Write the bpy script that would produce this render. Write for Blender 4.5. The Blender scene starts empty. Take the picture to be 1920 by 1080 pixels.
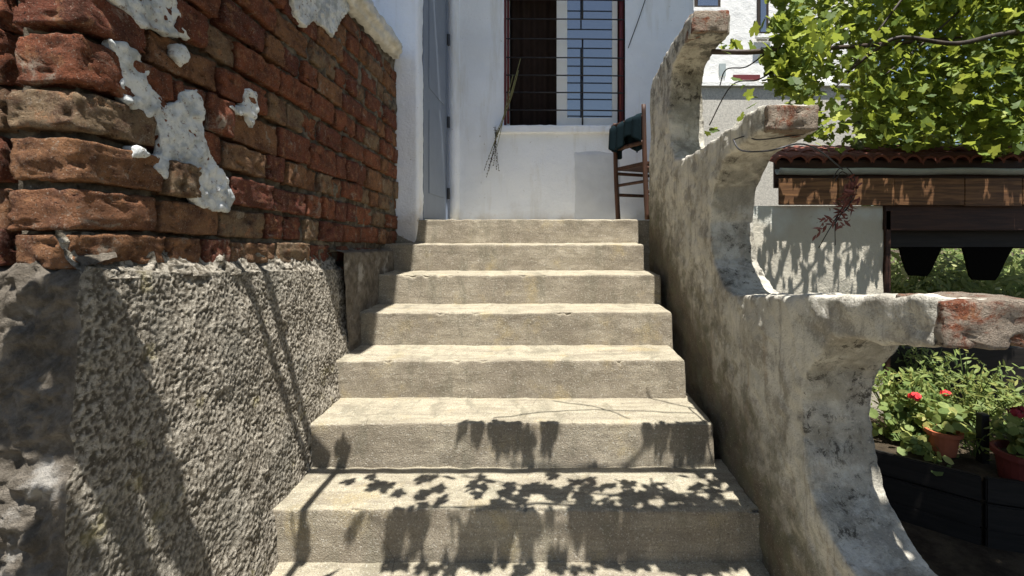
import bpy, bmesh, math, random
import numpy as np
from mathutils import Vector, Matrix, Quaternion
random.seed(7); np.random.seed(7)
SC = bpy.context.scene
C = SC.collection

# ------------------------------------------------------------------ camera, sky, sun, exposure
F, CX, CY = 850.0, 1027.0, 435.0            # focal length and principal point of the 1920x1080 photograph
cam = bpy.data.cameras.new('camera'); co = bpy.data.objects.new('camera', cam); C.objects.link(co)
co.location = (0, 0, 0); co.rotation_euler = (math.radians(90), 0, 0)
cam.sensor_width = 36; cam.lens = F / 1920 * 36
cam.shift_x = (960 - CX) / 1920; cam.shift_y = -(540 - CY) / 1920
cam.clip_start = 0.02; cam.clip_end = 400
SC.camera = co
SUN = Vector((0.065, -0.27, 1.0))             # towards the sun
SD = SUN.normalized()
w = bpy.data.worlds.new('World'); SC.world = w; w.use_nodes = True
wn = w.node_tree; bg = wn.nodes['Background']
sky = wn.nodes.new('ShaderNodeTexSky'); sky.sky_type = 'NISHITA'; sky.sun_disc = False
sky.sun_elevation = math.asin(SD.z); sky.sun_rotation = math.atan2(SUN.x, SUN.y)
wn.links.new(sky.outputs[0], bg.inputs[0]); bg.inputs[1].default_value = 0.06
sl = bpy.data.lights.new('sun', 'SUN'); sl.energy = 5.0; sl.angle = math.radians(0.4); sl.color = (1, 0.97, 0.92)
so = bpy.data.objects.new('sun', sl); C.objects.link(so); so.rotation_euler = SUN.to_track_quat('Z', 'Y').to_euler()
SC.view_settings.view_transform = 'Standard'; SC.view_settings.look = 'None'
SC.view_settings.gamma = 1; SC.view_settings.use_curve_mapping = False
SC.view_settings.exposure = 1.12

# ------------------------------------------------------------------ helpers
def P(x, y, d): return ((x - CX) / F * d, d, (CY - y) / F * d)

def _h(ix, iy, iz, seed):
    n = (ix.astype(np.int64) * 374761393 + iy.astype(np.int64) * 668265263 + iz.astype(np.int64) * 2147483647 + seed * 1274126177) & 0xffffffff
    n = ((n ^ (n >> 13)) * 1274126177) & 0xffffffff
    n = ((n ^ (n >> 16)) * 2246822519) & 0xffffffff
    return ((n ^ (n >> 15)) & 0xffff) / 32767.5 - 1
def vn(p, s, seed=0):
    q = np.asarray(p, float) / s + 1000.5; i = np.floor(q); f = q - i; f = f * f * (3 - 2 * f); i = i.astype(np.int64)
    x, y, z = i[..., 0], i[..., 1], i[..., 2]; r = 0
    for a in (0, 1):
        for b in (0, 1):
            for c in (0, 1):
                wgt = (f[..., 0] if a else 1 - f[..., 0]) * (f[..., 1] if b else 1 - f[..., 1]) * (f[..., 2] if c else 1 - f[..., 2])
                r = r + wgt * _h(x + a, y + b, z + c, seed)
    return r
def fbm(p, s, o=3, seed=0):
    r = 0; a = 1.0
    for k in range(o): r = r + a * vn(p, s, seed + k * 17); a *= .5; s *= .5
    return r

def link(name, me, m=None, parent=None, smooth=False):
    o = bpy.data.objects.new(name, me); C.objects.link(o)
    if m is not None and not me.materials: me.materials.append(m)
    if parent: o.parent = parent
    if smooth: me.polygons.foreach_set('use_smooth', [True] * len(me.polygons))
    return o
def obj(name, bm, m, parent=None, smooth=False):
    me = bpy.data.meshes.new(name); bm.normal_update(); bm.to_mesh(me); bm.free()
    return link(name, me, m, parent, smooth)
def pyobj(name, v, f, m, parent=None, smooth=True):
    me = bpy.data.meshes.new(name); me.from_pydata([tuple(a) for a in v], [], [tuple(a) for a in f]); me.update()
    return link(name, me, m, parent, smooth)
def grid(name, V, m, parent=None, smooth=True, flip=False):
    nu, nv = V.shape[:2]
    idx = np.arange(nu * nv).reshape(nu, nv)
    q = np.stack([idx[:-1, :-1], idx[1:, :-1], idx[1:, 1:], idx[:-1, 1:]], -1).reshape(-1, 4)
    if flip: q = q[:, ::-1]
    return pyobj(name, V.reshape(-1, 3).tolist(), q.tolist(), m, parent, smooth)
def tag(o, label, cat, group=None, kind=None):
    if label: o['label'] = label
    if cat: o['category'] = cat
    if group: o['group'] = group
    if kind: o['kind'] = kind
    return o
def thing(name, label, cat, loc=(0, 0, 0), group=None):
    o = bpy.data.objects.new(name, None); C.objects.link(o); o.location = loc; o.empty_display_size = .1
    return tag(o, label, cat, group)
def bx(bm, x0, x1, y0, y1, z0, z1, rot=None, piv=None):
    vs = [bm.verts.new((x, y, z)) for x in (x0, x1) for y in (y0, y1) for z in (z0, z1)]
    for a in ((0, 1, 3, 2), (4, 6, 7, 5), (0, 4, 5, 1), (2, 3, 7, 6), (0, 2, 6, 4), (1, 5, 7, 3)): bm.faces.new([vs[i] for i in a])
    if rot is not None: bmesh.ops.rotate(bm, verts=vs, cent=piv or ((x0 + x1) / 2, (y0 + y1) / 2, (z0 + z1) / 2), matrix=rot)
    return vs
def box(name, x0, x1, y0, y1, z0, z1, m, parent=None, bev=0.0, rot=None, piv=None):
    bm = bmesh.new(); bx(bm, min(x0, x1), max(x0, x1), min(y0, y1), max(y0, y1), min(z0, z1), max(z0, z1), rot, piv)
    if bev: bmesh.ops.bevel(bm, geom=bm.edges[:], offset=bev, segments=2, affect='EDGES')
    return obj(name, bm, m, parent)
def tube(bm, pts, r0, r1=None, n=6):
    r1 = r0 if r1 is None else r1; pts = [Vector(p) for p in pts]; rings = []; up = None
    for i, p in enumerate(pts):
        t = (pts[min(i + 1, len(pts) - 1)] - pts[max(i - 1, 0)]).normalized()
        if up is None: up = t.orthogonal().normalized()
        up = (up - t * up.dot(t)).normalized(); b = t.cross(up)
        r = r0 + (r1 - r0) * i / max(1, len(pts) - 1)
        rings.append([bm.verts.new(p + (up * math.cos(k * 2 * math.pi / n) + b * math.sin(k * 2 * math.pi / n)) * r) for k in range(n)])
    for a, b in zip(rings, rings[1:]):
        for k in range(n): bm.faces.new((a[k], a[(k + 1) % n], b[(k + 1) % n], b[k]))
    bm.faces.new(rings[0][::-1]); bm.faces.new(rings[-1])
def spline(pts, n=8):
    pts = [Vector(p) for p in pts]; out = []
    for i in range(len(pts) - 1):
        p0, p1, p2, p3 = pts[max(i - 1, 0)], pts[i], pts[i + 1], pts[min(i + 2, len(pts) - 1)]
        for k in range(n):
            t = k / n
            out.append(.5 * ((2 * p1) + (p2 - p0) * t + (2 * p0 - 5 * p1 + 4 * p2 - p3) * t * t + (3 * p1 - p0 - 3 * p2 + p3) * t ** 3))
    out.append(pts[-1]); return out
def lathe(bm, prof, n=16, cx=0, cy=0):
    rings = [[bm.verts.new((cx + r * math.cos(k * 2 * math.pi / n), cy + r * math.sin(k * 2 * math.pi / n), z)) for k in range(n)] for r, z in prof]
    for a, b in zip(rings, rings[1:]):
        for k in range(n): bm.faces.new((a[k], a[(k + 1) % n], b[(k + 1) % n], b[k]))
    bm.faces.new(rings[0][::-1]); bm.faces.new(rings[-1])
def remeshed(bm, voxel, disp=(), name='tmp', smooth_it=2):
    """solid bmesh -> even fine mesh, edges softened, then pushed along its normals by noise [(amp, scale, seed)]"""
    me = bpy.data.meshes.new(name); bm.to_mesh(me); bm.free()
    o = bpy.data.objects.new(name, me); C.objects.link(o)
    md = o.modifiers.new('r', 'REMESH'); md.mode = 'VOXEL'; md.voxel_size = voxel
    if smooth_it:
        sm = o.modifiers.new('s', 'SMOOTH'); sm.iterations = smooth_it; sm.factor = .5
    dg = bpy.context.evaluated_depsgraph_get(); me2 = bpy.data.meshes.new_from_object(o.evaluated_get(dg))
    bpy.data.objects.remove(o); bpy.data.meshes.remove(me)
    n = len(me2.vertices); v = np.empty(n * 3); me2.vertices.foreach_get('co', v); v = v.reshape(-1, 3)
    nr = np.empty(n * 3); me2.vertices.foreach_get('normal', nr); nr = nr.reshape(-1, 3)
    dsp = np.zeros(n)
    for a, s, sd in disp: dsp += a * fbm(v, s, 2, sd)
    v = v + nr * dsp[:, None]
    me2.vertices.foreach_set('co', v.ravel()); me2.update()
    return me2

# ------------------------------------------------------------------ materials
class NT:
    def __init__(s, name, rough=.85, spec=.3):
        s.m = bpy.data.materials.new(name); s.m.use_nodes = True; s.t = s.m.node_tree; s.b = s.t.nodes['Principled BSDF']
        s.b.inputs['Roughness'].default_value = rough; s.b.inputs['Specular IOR Level'].default_value = spec
        s._oc = None
    def n(s, typ, **kw):
        x = s.t.nodes.new('ShaderNode' + typ)
        for k, v in kw.items(): setattr(x, k, v)
        return x
    def l(s, a, b): s.t.links.new(a, b)
    def put(s, sock, v):
        if isinstance(v, bpy.types.NodeSocket): s.l(v, sock)
        elif isinstance(v, (tuple, list)) and len(v) == 3 and sock.type == 'RGBA': sock.default_value = (*v, 1)
        else: sock.default_value = v
    def oc(s):
        if s._oc is None: s._oc = s.n('TexCoord').outputs['Object']
        return s._oc
    def rnd(s): return s.n('ObjectInfo').outputs['Random']
    def shifted(s, k=37.0):
        v = s.n('VectorMath', operation='ADD'); s.l(s.oc(), v.inputs[0]); c = s.n('CombineXYZ'); mm = s.math('MULTIPLY', s.rnd(), k)
        for i in range(3): s.l(mm, c.inputs[i])
        s.l(c.outputs[0], v.inputs[1]); return v.outputs[0]
    def scaled(s, sc, vec=None):
        x = s.n('Mapping'); s.l(vec or s.oc(), x.inputs[0]); x.inputs['Scale'].default_value = sc; return x.outputs[0]
    def noise(s, scale, detail=4, rough=.6, vec=None, dist=0):
        x = s.n('TexNoise'); s.l(vec or s.oc(), x.inputs['Vector']); x.inputs['Scale'].default_value = scale
        x.inputs['Detail'].default_value = detail; x.inputs['Roughness'].default_value = rough; x.inputs['Distortion'].default_value = dist
        return x.outputs['Fac']
    def voro(s, scale, vec=None, feature='F1'):
        x = s.n('TexVoronoi', feature=feature); s.l(vec or s.oc(), x.inputs['Vector']); x.inputs['Scale'].default_value = scale; return x.outputs['Distance']
    def ramp(s, f, a, b, c0=0.0, c1=1.0):
        x = s.n('MapRange', interpolation_type='SMOOTHSTEP'); s.l(f, x.inputs[0])
        x.inputs[1].default_value = a; x.inputs[2].default_value = b; x.inputs[3].default_value = c0; x.inputs[4].default_value = c1; return x.outputs[0]
    def math(s, op, a, b=0.0):
        x = s.n('Math', operation=op); s.put(x.inputs[0], a); s.put(x.inputs[1], b); return x.outputs[0]
    def mix(s, f, a, b, mode='MIX'):
        x = s.n('Mix', data_type='RGBA', blend_type=mode); s.put(x.inputs[0], f); s.put(x.inputs[6], a); s.put(x.inputs[7], b); return x.outputs[2]
    def col(s, c): s.put(s.b.inputs['Base Color'], c); return s
    def bump(s, h, strength=.5, dist=.01):
        x = s.n('Bump'); s.put(x.inputs['Height'], h); x.inputs['Strength'].default_value = strength; x.inputs['Distance'].default_value = dist
        s.l(x.outputs[0], s.b.inputs['Normal']); return s

def m_plain(name, c, rough=.7, spec=.3, var=.25, scale=30, bump=.2):
    t = NT(name, rough, spec); f = t.noise(scale, 5)
    t.col(t.mix(f, tuple(x * (1 - var) for x in c), tuple(min(1, x * (1 + var)) for x in c))); t.bump(t.noise(scale * 3, 4), bump, .004); return t.m

def m_concrete():
    t = NT('step_concrete', .9, .2)
    big = t.ramp(t.noise(3.2, 6, .65), .36, .64); c = t.mix(big, (.27, .23, .17), (.40, .35, .26))
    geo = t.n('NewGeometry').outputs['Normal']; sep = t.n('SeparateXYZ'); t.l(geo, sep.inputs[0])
    up = t.ramp(sep.outputs[2], .5, .9); c = t.mix(t.math('MULTIPLY', up, .62), c, (.525, .48, .35))       # lighter, yellower treads
    st = t.noise(1, 6, .7, t.scaled((4, 24, 50))); c = t.mix(t.ramp(st, .42, .66, 0, .65), c, (.23, .195, .145))
    st2 = t.noise(1, 5, .65, t.scaled((11, 6, 3)), .4); c = t.mix(t.ramp(st2, .50, .66, 0, .6), c, (.19, .175, .125))
    rust = t.ramp(t.noise(5, 5, .65), .55, .70, 0, .5); c = t.mix(rust, c, (.44, .35, .18))
    spk = t.ramp(t.noise(240, 3, .75), .36, .58); c = t.mix(t.math('MULTIPLY', t.math('SUBTRACT', 1.0, spk), .5), c, (.13, .105, .08))
    dk = t.ramp(t.noise(60, 4, .75), .44, .30, 0, .6); c = t.mix(dk, c, (.15, .12, .09))
    lt = t.ramp(t.noise(140, 2), .57, .7, 0, .42); c = t.mix(lt, c, (.64, .61, .53))
    crack = t.voro(2.3, t.scaled((1, 1, 1.7)), 'DISTANCE_TO_EDGE'); ck = t.ramp(crack, .0015, .006, .5, 0); gate = t.ramp(t.noise(2.2, 3), .58, .62)
    c = t.mix(t.math('MULTIPLY', ck, gate), c, (.08, .065, .05))
    h = t.math('ADD', t.noise(220, 3, .75), t.math('MULTIPLY', t.noise(45, 5, .7), 1.0))
    return t.col(c).bump(h, .9, .008).m
def m_roughcast():
    t = NT('roughcast', .95, .15)
    at = t.n('Attribute'); at.attribute_name = 'grain'; gr = at.outputs['Fac']
    c = t.mix(t.ramp(gr, .25, .8), (.13, .11, .08), (.56, .505, .41))
    c = t.mix(t.ramp(t.noise(210, 3, .8), .5, .64, 0, .65), c, (.12, .10, .08))
    c = t.mix(t.ramp(t.noise(165, 2, .7), .60, .70, 0, .8), c, (.66, .60, .50))
    c = t.mix(t.ramp(t.noise(14, 5, .7), .5, .66, 0, .5), c, (.17, .145, .11))
    c = t.mix(t.ramp(t.noise(4, 4), .45, .68, 0, .45), c, (.19, .18, .15))
    c = t.mix(t.ramp(t.noise(9, 4), .62, .75, 0, .5), c, (.36, .31, .14))
    return t.col(c).bump(t.math('ADD', t.noise(230, 4, .8), t.math('MULTIPLY', t.noise(110, 3, .7), 1.2)), 1.0, .009).m
def m_rubble():
    t = NT('rough_render', .95, .1)
    c = t.mix(t.ramp(t.noise(22, 6, .7), .35, .65), (.13, .11, .085), (.26, .225, .18))
    c = t.mix(t.ramp(t.noise(7, 5), .56, .7, 0, .8), c, (.50, .47, .42))
    return t.col(c).bump(t.math('ADD', t.noise(150, 6, .75), t.noise(35, 5, .7)), 1, .016).m
def m_brick(name='old_brick', mort=.60):
    t = NT(name, .92, .15); v = t.shifted(); oi = t.n('ObjectInfo'); sr = t.n('SeparateColor'); t.l(oi.outputs['Color'], sr.inputs[0]); r = sr.outputs[0]
    base = t.mix(t.ramp(r, .0, .5), (.275, .095, .048), (.18, .06, .04)); base = t.mix(t.ramp(r, .48, .56), base, (.30, .15, .073)); base = t.mix(t.ramp(r, .76, .84), base, (.27, .19, .115))
    c = t.mix(t.ramp(t.noise(16, 6, .7, v), .40, .66, 0, .8), base, (.10, .045, .03))
    c = t.mix(t.ramp(t.noise(26, 5, .7, v), .52, .68, 0, .7), c, (.40, .20, .10))
    c = t.mix(t.ramp(t.noise(11, 7, .75, v, .8), mort - .04, mort + .09, 0, .85), c, (.38, .33, .26))
    c = t.mix(t.ramp(t.noise(200, 3, .8, v), .58, .68, 0, .7), c, (.48, .40, .31))
    c = t.mix(t.ramp(t.noise(105, 4, .75, v), .44, .32, 0, .9), c, (.035, .02, .015))
    h = t.math('ADD', t.noise(150, 5, .8, v), t.math('MULTIPLY', t.noise(40, 5, .7, v), 1.6))
    return t.col(c).bump(h, 1.0, .014).m
def m_mortar():
    t = NT('lime_mortar', .95, .1)
    c = t.mix(t.ramp(t.noise(16, 6, .7), .35, .68), (.075, .062, .047), (.25, .215, .165))
    c = t.mix(t.ramp(t.noise(45, 4, .7), .62, .75), c, (.48, .44, .38))
    return t.col(c).bump(t.noise(90, 5, .75), 1, .012).m
def m_flake():
    t = NT('limewash_plaster', .8, .25)
    c = t.mix(t.ramp(t.noise(14, 5, .65), .4, .62), (.68, .69, .67), (.38, .40, .40))
    c = t.mix(t.ramp(t.noise(60, 4, .7), .56, .68, 0, .85), c, (.18, .12, .09))
    return t.col(c).bump(t.noise(75, 5, .7), .8, .008).m
def m_parapet():
    t = NT('parapet_plaster', .88, .2)
    c = t.mix(t.ramp(t.noise(4.5, 6, .6), .36, .66), (.60, .57, .49), (.40, .375, .315))
    stv = t.scaled((26, 26, 2.2)); st = t.noise(1, 6, .65, stv, .3); c = t.mix(t.ramp(st, .50, .70, 0, .62), c, (.17, .15, .125)); c = t.mix(t.ramp(t.noise(9, 7, .75), .49, .60, 0, .6), c, (.20, .18, .15)); c = t.mix(t.ramp(t.noise(17, 7, .75), .58, .64, 0, .6), c, (.60, .57, .50))
    c = t.mix(t.ramp(t.noise(1, 5, .6, t.scaled((14, 14, 1.6))), .58, .74, 0, .5), c, (.31, .22, .13))
    # dirt splashed up from the treads: height above the stair line, broken by noise
    sep = t.n('SeparateXYZ'); t.l(t.oc(), sep.inputs[0])
    line = t.math('ADD', sep.outputs[2], t.math('ADD', t.math('MULTIPLY', sep.outputs[1], -.603), 1.845))
    hgt = t.math('ADD', line, t.math('MULTIPLY', t.math('SUBTRACT', t.noise(7, 6, .65), .5), -.55))
    c = t.mix(t.ramp(hgt, -.02, .40, .92, 0), c, (.085, .066, .043)); c = t.mix(t.math('MULTIPLY', t.ramp(hgt, .10, .60, .75, 0), t.ramp(t.noise(13, 6, .7), .44, .6)), c, (.12, .115, .075))
    # black algae on the high tips and darker, flaking skin on the hollows
    alg = t.ramp(t.noise(11, 6, .7), .50, .60); hi = t.ramp(sep.outputs[2], .72, 1.0); c = t.mix(t.math('MULTIPLY', t.math('MULTIPLY', alg, hi), .8), c, (.07, .065, .055))
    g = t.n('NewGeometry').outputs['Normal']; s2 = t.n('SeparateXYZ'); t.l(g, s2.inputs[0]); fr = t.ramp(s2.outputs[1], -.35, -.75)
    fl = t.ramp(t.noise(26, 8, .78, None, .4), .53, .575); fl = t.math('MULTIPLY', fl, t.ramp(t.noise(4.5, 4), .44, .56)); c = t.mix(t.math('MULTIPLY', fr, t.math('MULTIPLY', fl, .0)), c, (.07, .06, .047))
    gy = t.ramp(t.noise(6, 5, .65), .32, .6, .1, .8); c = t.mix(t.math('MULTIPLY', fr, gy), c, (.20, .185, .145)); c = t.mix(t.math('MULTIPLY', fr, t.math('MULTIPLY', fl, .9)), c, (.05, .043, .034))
    c = t.mix(t.ramp(t.noise(160, 2, .7), .6, .72, 0, .35), c, (.60, .56, .48))
    c = t.mix(t.ramp(t.noise(110, 3, .7), .4, .3, 0, .5), c, (.12, .10, .08))
    h = t.math('ADD', t.noise(130, 4, .7), t.math('MULTIPLY', t.noise(25, 5), 1.3))
    return t.col(c).bump(h, .7, .008).m
def m_white(name='whitewash', tint=(.84, .88, .95)):
    t = NT(name, .75, .25)
    c = t.mix(t.ramp(t.noise(1.8, 5), .4, .68, 0, .6), tint, tuple(x * .86 for x in tint))
    c = t.mix(t.ramp(t.noise(1, 5, .6, t.scaled((9, 9, 1.2))), .52, .72, 0, .4), c, (.55, .53, .48))
    c = t.mix(t.ramp(t.noise(20, 6, .75), .64, .70, 0, .75), c, (.30, .28, .25))
    sep = t.n('SeparateXYZ'); t.l(t.oc(), sep.inputs[0])
    lo = t.math('ADD', sep.outputs[2], t.math('MULTIPLY', t.math('SUBTRACT', t.noise(5, 5), .5), -.5))
    c = t.mix(t.ramp(lo, -.02, .22, .55, 0), c, (.45, .36, .24))
    return t.col(c).bump(t.math('ADD', t.noise(60, 5, .7), t.math('MULTIPLY', t.noise(9, 5, .6), 2.0)), .6, .010).m
def m_leaf(name, a, b, y):
    t = NT(name, .6, .35); r = t.rnd(); at = t.n('Attribute'); at.attribute_name = 'tone'; f = at.outputs['Fac']
    c = t.mix(f, a, b); c = t.mix(t.ramp(f, .8, 1.0), c, y); c = t.mix(t.ramp(t.noise(60, 3), .4, .7, 0, .35), c, tuple(x * .5 for x in a))
    t.col(c); tr = t.n('BsdfTranslucent'); cc = t.mix(.5, c, y); t.l(cc, tr.inputs[0])
    mx = t.n('MixShader'); mx.inputs[0].default_value = .45; out = t.t.nodes['Material Output']
    t.l(t.b.outputs[0], mx.inputs[1]); t.l(tr.outputs[0], mx.inputs[2]); t.l(mx.outputs[0], out.inputs[0]); return t.m
def m_wood(name, a, b, sc=(3, 40, 40)):
    t = NT(name, .6, .3); g = t.noise(1, 6, .65, t.scaled(sc), .6); c = t.mix(t.ramp(g, .35, .65), a, b)
    return t.col(c).bump(g, .4, .004).m
def m_soil():
    t = NT('garden_soil', .95, .1); c = t.mix(t.ramp(t.noise(6, 8, .7), .35, .65), (.035, .026, .018), (.09, .07, .046))
    return t.col(c).bump(t.noise(30, 8, .75), 1, .03).m

M = dict(conc=m_concrete(), rough=m_roughcast(), rubble=m_rubble(), brick=m_brick(), mortar=m_mortar(), flake=m_flake(), para=m_parapet(),
         white=m_white(), far_white=m_white('far_whitewash', (.80, .79, .75)), soil=m_soil(),
         cope=m_plain('whitewashed_coping', (.55, .54, .50), .85, .2, .65, 14, .6),
         door=m_plain('blue_grey_door_paint', (.20, .235, .30), .5, .4, .15, 8, .1), jamb=m_plain('white_paint', (.74, .74, .72), .5, .4, .08, 10, .1),
         red=m_plain('dark_red_paint', (.12, .018, .02), .5, .4, .3, 20, .2), black=m_plain('black_iron', (.02, .02, .024), .45, .5, .3, 40, .2),
         dark_in=m_plain('room_inside', (.045, .036, .03), .9, .1, .2, 6, 0), curtain=m_plain('brown_curtain', (.035, .024, .02), .95, .05, .3, 12, 0),
         chair=m_wood('brown_chair_wood', (.04, .02, .013), (.085, .038, .022), (30, 30, 4)), cloth=m_plain('dark_green_cloth', (.006, .014, .018), .95, .1, .4, 40, .4),
         fascia=m_wood('orange_brown_board', (.085, .04, .018), (.21, .105, .045)), beam=m_wood('dark_beam', (.028, .012, .008), (.055, .024, .014)),
         tile=m_plain('clay_tile', (.17, .062, .045), .85, .2, .45, 16, .5), gutter=m_plain('zinc_gutter', (.32, .36, .35), .4, .5, .3, 12, .1),
         shedw=m_white('shed_plaster', (.66, .68, .62)), blackpot=m_plain('black_valance', (.004, .0035, .003), .95, .05, .2, 30, .1),
         terra=m_plain('terracotta', (.36, .11, .055), .8, .2, .3, 20, .3), darkpot=m_plain('dark_red_pot', (.13, .025, .02), .6, .3, .3, 20, .2),
         darkwood=m_wood('dark_timber', (.007, .006, .005), (.016, .013, .011)), stem=m_plain('green_stem', (.10, .14, .04), .7, .2, .3, 30, 0),
         bark=m_wood('vine_bark', (.018, .013, .010), (.05, .036, .026), (30, 30, 6)), rust=m_plain('rusty_pipe', (.05, .032, .024), .6, .4, .4, 30, .3),
         dry=m_plain('dry_stalk', (.20, .19, .09), .8, .2, .4, 40, .1), seed=m_plain('dry_seed_head', (.035, .028, .022), .9, .1, .4, 80, .1),
         dryred=m_plain('withered_red_leaf', (.22, .085, .065), .85, .15, .5, 60, .3), redp=m_plain('red_petal', (.62, .03, .035), .6, .3, .3, 60, 0),
         maroon=m_plain('dark_red_petal', (.20, .008, .015), .6, .3, .3, 60, 0),
         leaf=m_leaf('vine_leaf', (.06, .11, .018), (.22, .30, .045), (.50, .54, .08)), herb=m_leaf('herb_leaf', (.13, .20, .05), (.28, .33, .09), (.48, .46, .15)),
         dgreen=m_leaf('geranium_leaf', (.09, .15, .045), (.24, .31, .09), (.50, .50, .17)), bush=m_leaf('bush_leaf', (.09, .15, .04), (.28, .35, .11), (.55, .56, .25)),
         deck=m_plain('roof_underside', (.30, .27, .22), .85, .2, .2, 10, .2))
g = NT('window_glass', .03, .5); g.col((.05, .06, .08)); g.b.inputs['Specular IOR Level'].default_value = 1.0; g.b.inputs['IOR'].default_value = 2.2; M['glass'] = g.m
M['crumb'] = m_plain('mortar_crumb', (.36, .32, .25), .95, .15, .5, 90, .6)
M['tip'] = m_brick('horn_brick', .43)
M['patch'] = m_plain('grey_repair_render', (.60, .63, .68), .9, .2, .15, 9, .5)
M['pebble'] = m_plain('pebbledash', (.50, .47, .41), .9, .2, .7, 55, .9)  # the pebbledash's own mottled grey-beige

# ------------------------------------------------------------------ ground
def sheet(name, x0, x1, y0, y1, z, m, n=2):
    V = np.zeros((n, n, 3)); a, b = np.meshgrid(np.linspace(x0, x1, n), np.linspace(y0, y1, n), indexing='ij')
    V[..., 0] = a; V[..., 1] = b; V[..., 2] = z
    return V
V = sheet('ground', -80, 80, -80, 80, -1.66, None, 3); tag(grid('ground', V, M['soil']), None, None, kind='structure')
V = sheet('path', -2.6, .7, -6, .9, -1.62, None, 40); V[..., 2] += .006 * fbm(V, .3, 3, 4)
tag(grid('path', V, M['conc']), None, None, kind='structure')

# ------------------------------------------------------------------ staircase
R_, T_, D0, Z0 = .17, .2818, 3.208, .09
def step_d(k): return D0 - T_ * k
def step_z(k): return Z0 - R_ * k
stairs = thing('staircase', 'worn concrete staircase rising from the foreground to the white house', 'staircase', (0, .67, -1.6))
bpy.context.view_layer.update()
def keep(o, par):
    o.parent = par; o.matrix_parent_inverse = par.matrix_world.inverted(); return o
XL, XR = -1.12, .80
for k in range(10):
    d, z = step_d(k), step_z(k)
    depth = 1.05 if k == 0 else T_ + .05
    prof = [(d - .004, z - R_ - .03)] + [(d - .006 + .0 + .006 * t - .010 * (1 - t), z - R_ - .03 + (R_ + .012) * t) for t in np.linspace(.04, 1, 16)]
    rr = .010; prof += [(d + rr - rr * math.cos(a), z - rr + rr * math.sin(a)) for a in np.linspace(.25, math.pi / 2, 7)]
    nt = 60 if k == 0 else 20
    prof += [(d + rr + (depth - rr) * t, z + .004 * t) for t in np.linspace(1 / nt, 1, nt)]
    prof = np.array(prof); xr = (.632, .612, .652, .640, .622, .650)[k] if k < 6 else XR
    xs = np.linspace(XL, xr, 170)
    V = np.zeros((len(xs), len(prof), 3)); V[..., 0] = xs[:, None]; V[..., 1] = prof[None, :, 0]; V[..., 2] = prof[None, :, 1]
    N = fbm(V, .06, 3, 11 + k) * .0035 + fbm(V, .5, 2, 31) * .004
    ed = np.exp(-((np.arange(len(prof)) - 20) / 3.0) ** 2)
    chip = np.clip(fbm(V, .045, 3, 77 + k) - .55, 0, 1) * ed[None, :] * .03
    V[..., 1] += -N + chip; V[..., 2] += N * .8 - chip - .003 * np.sin(xs * 3 + k)[:, None] * ed[None, :]
    E = V[-1:].copy(); E = np.concatenate([E, E, E], 0)                       # rounded right end, then back along the slot beside the parapet
    cy_, cz_ = d + depth * .5, z - R_ * .5
    E[0, :, 0] += .006; E[1, :, 0] += .010; E[2, :, 0] += .010
    E[0, :, 1] += np.sign(cy_ - E[0, :, 1]) * .002; E[0, :, 2] -= .003
    E[1, :, 1] += np.sign(cy_ - E[1, :, 1]) * .008; E[1, :, 2] -= .010
    E[2, :, 2] = z - R_ - .03; E[2, :, 1] = np.clip(E[2, :, 1], d + .01, None)
    V = np.concatenate([V, E], 0)
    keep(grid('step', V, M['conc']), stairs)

keep(box('landing_edge', .60, .76, 3.34, 4.28, -.3, .086, M['conc']), stairs)
# ------------------------------------------------------------------ brick wall on the left
WX, WD = -1.06, 1.02                        # brick face plane and near corner
SLOPE = -.045
wall = thing('brick_wall', 'old red brick wall with flaking limewash above a roughcast plinth', 'wall', (-1.3, 2, -1.62))
bpy.context.view_layer.update()
def ledge(d): return -.095 - .072 * (d - 1.0)
# mortar core, side and front as one bent sheet
u_side = np.linspace(3.25, WD + .03, 190); u_front = np.linspace(WX - .03, -1.75, 60); zs = np.linspace(-.35, 1.26, 140)
pl = [(WX - .036 + .020 * min(1, max(0, (y - 1.5) / .6)), y, 1, 0) for y in u_side] + [(x, WD + .04, 0, -1) for x in u_front]
V = np.zeros((len(pl), len(zs), 3)); NX = np.array([p[2] for p in pl])[:, None]; NY = np.array([p[3] for p in pl])[:, None]
V[..., 0] = np.array([p[0] for p in pl])[:, None]; V[..., 1] = np.array([p[1] for p in pl])[:, None]; V[..., 2] = zs[None, :]
n_ = fbm(V, .05, 4, 5) * .012 + fbm(V, .3, 2, 6) * .006
V[..., 0] += NX * n_; V[..., 1] += NY * n_
keep(grid('mortar_core', V, M['mortar']), wall)
box('wall_back', -1.75, WX - .06, WD + .08, 3.25, -1.62, 1.2, M['mortar'], None); keep(bpy.data.objects['wall_back'], wall)

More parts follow.
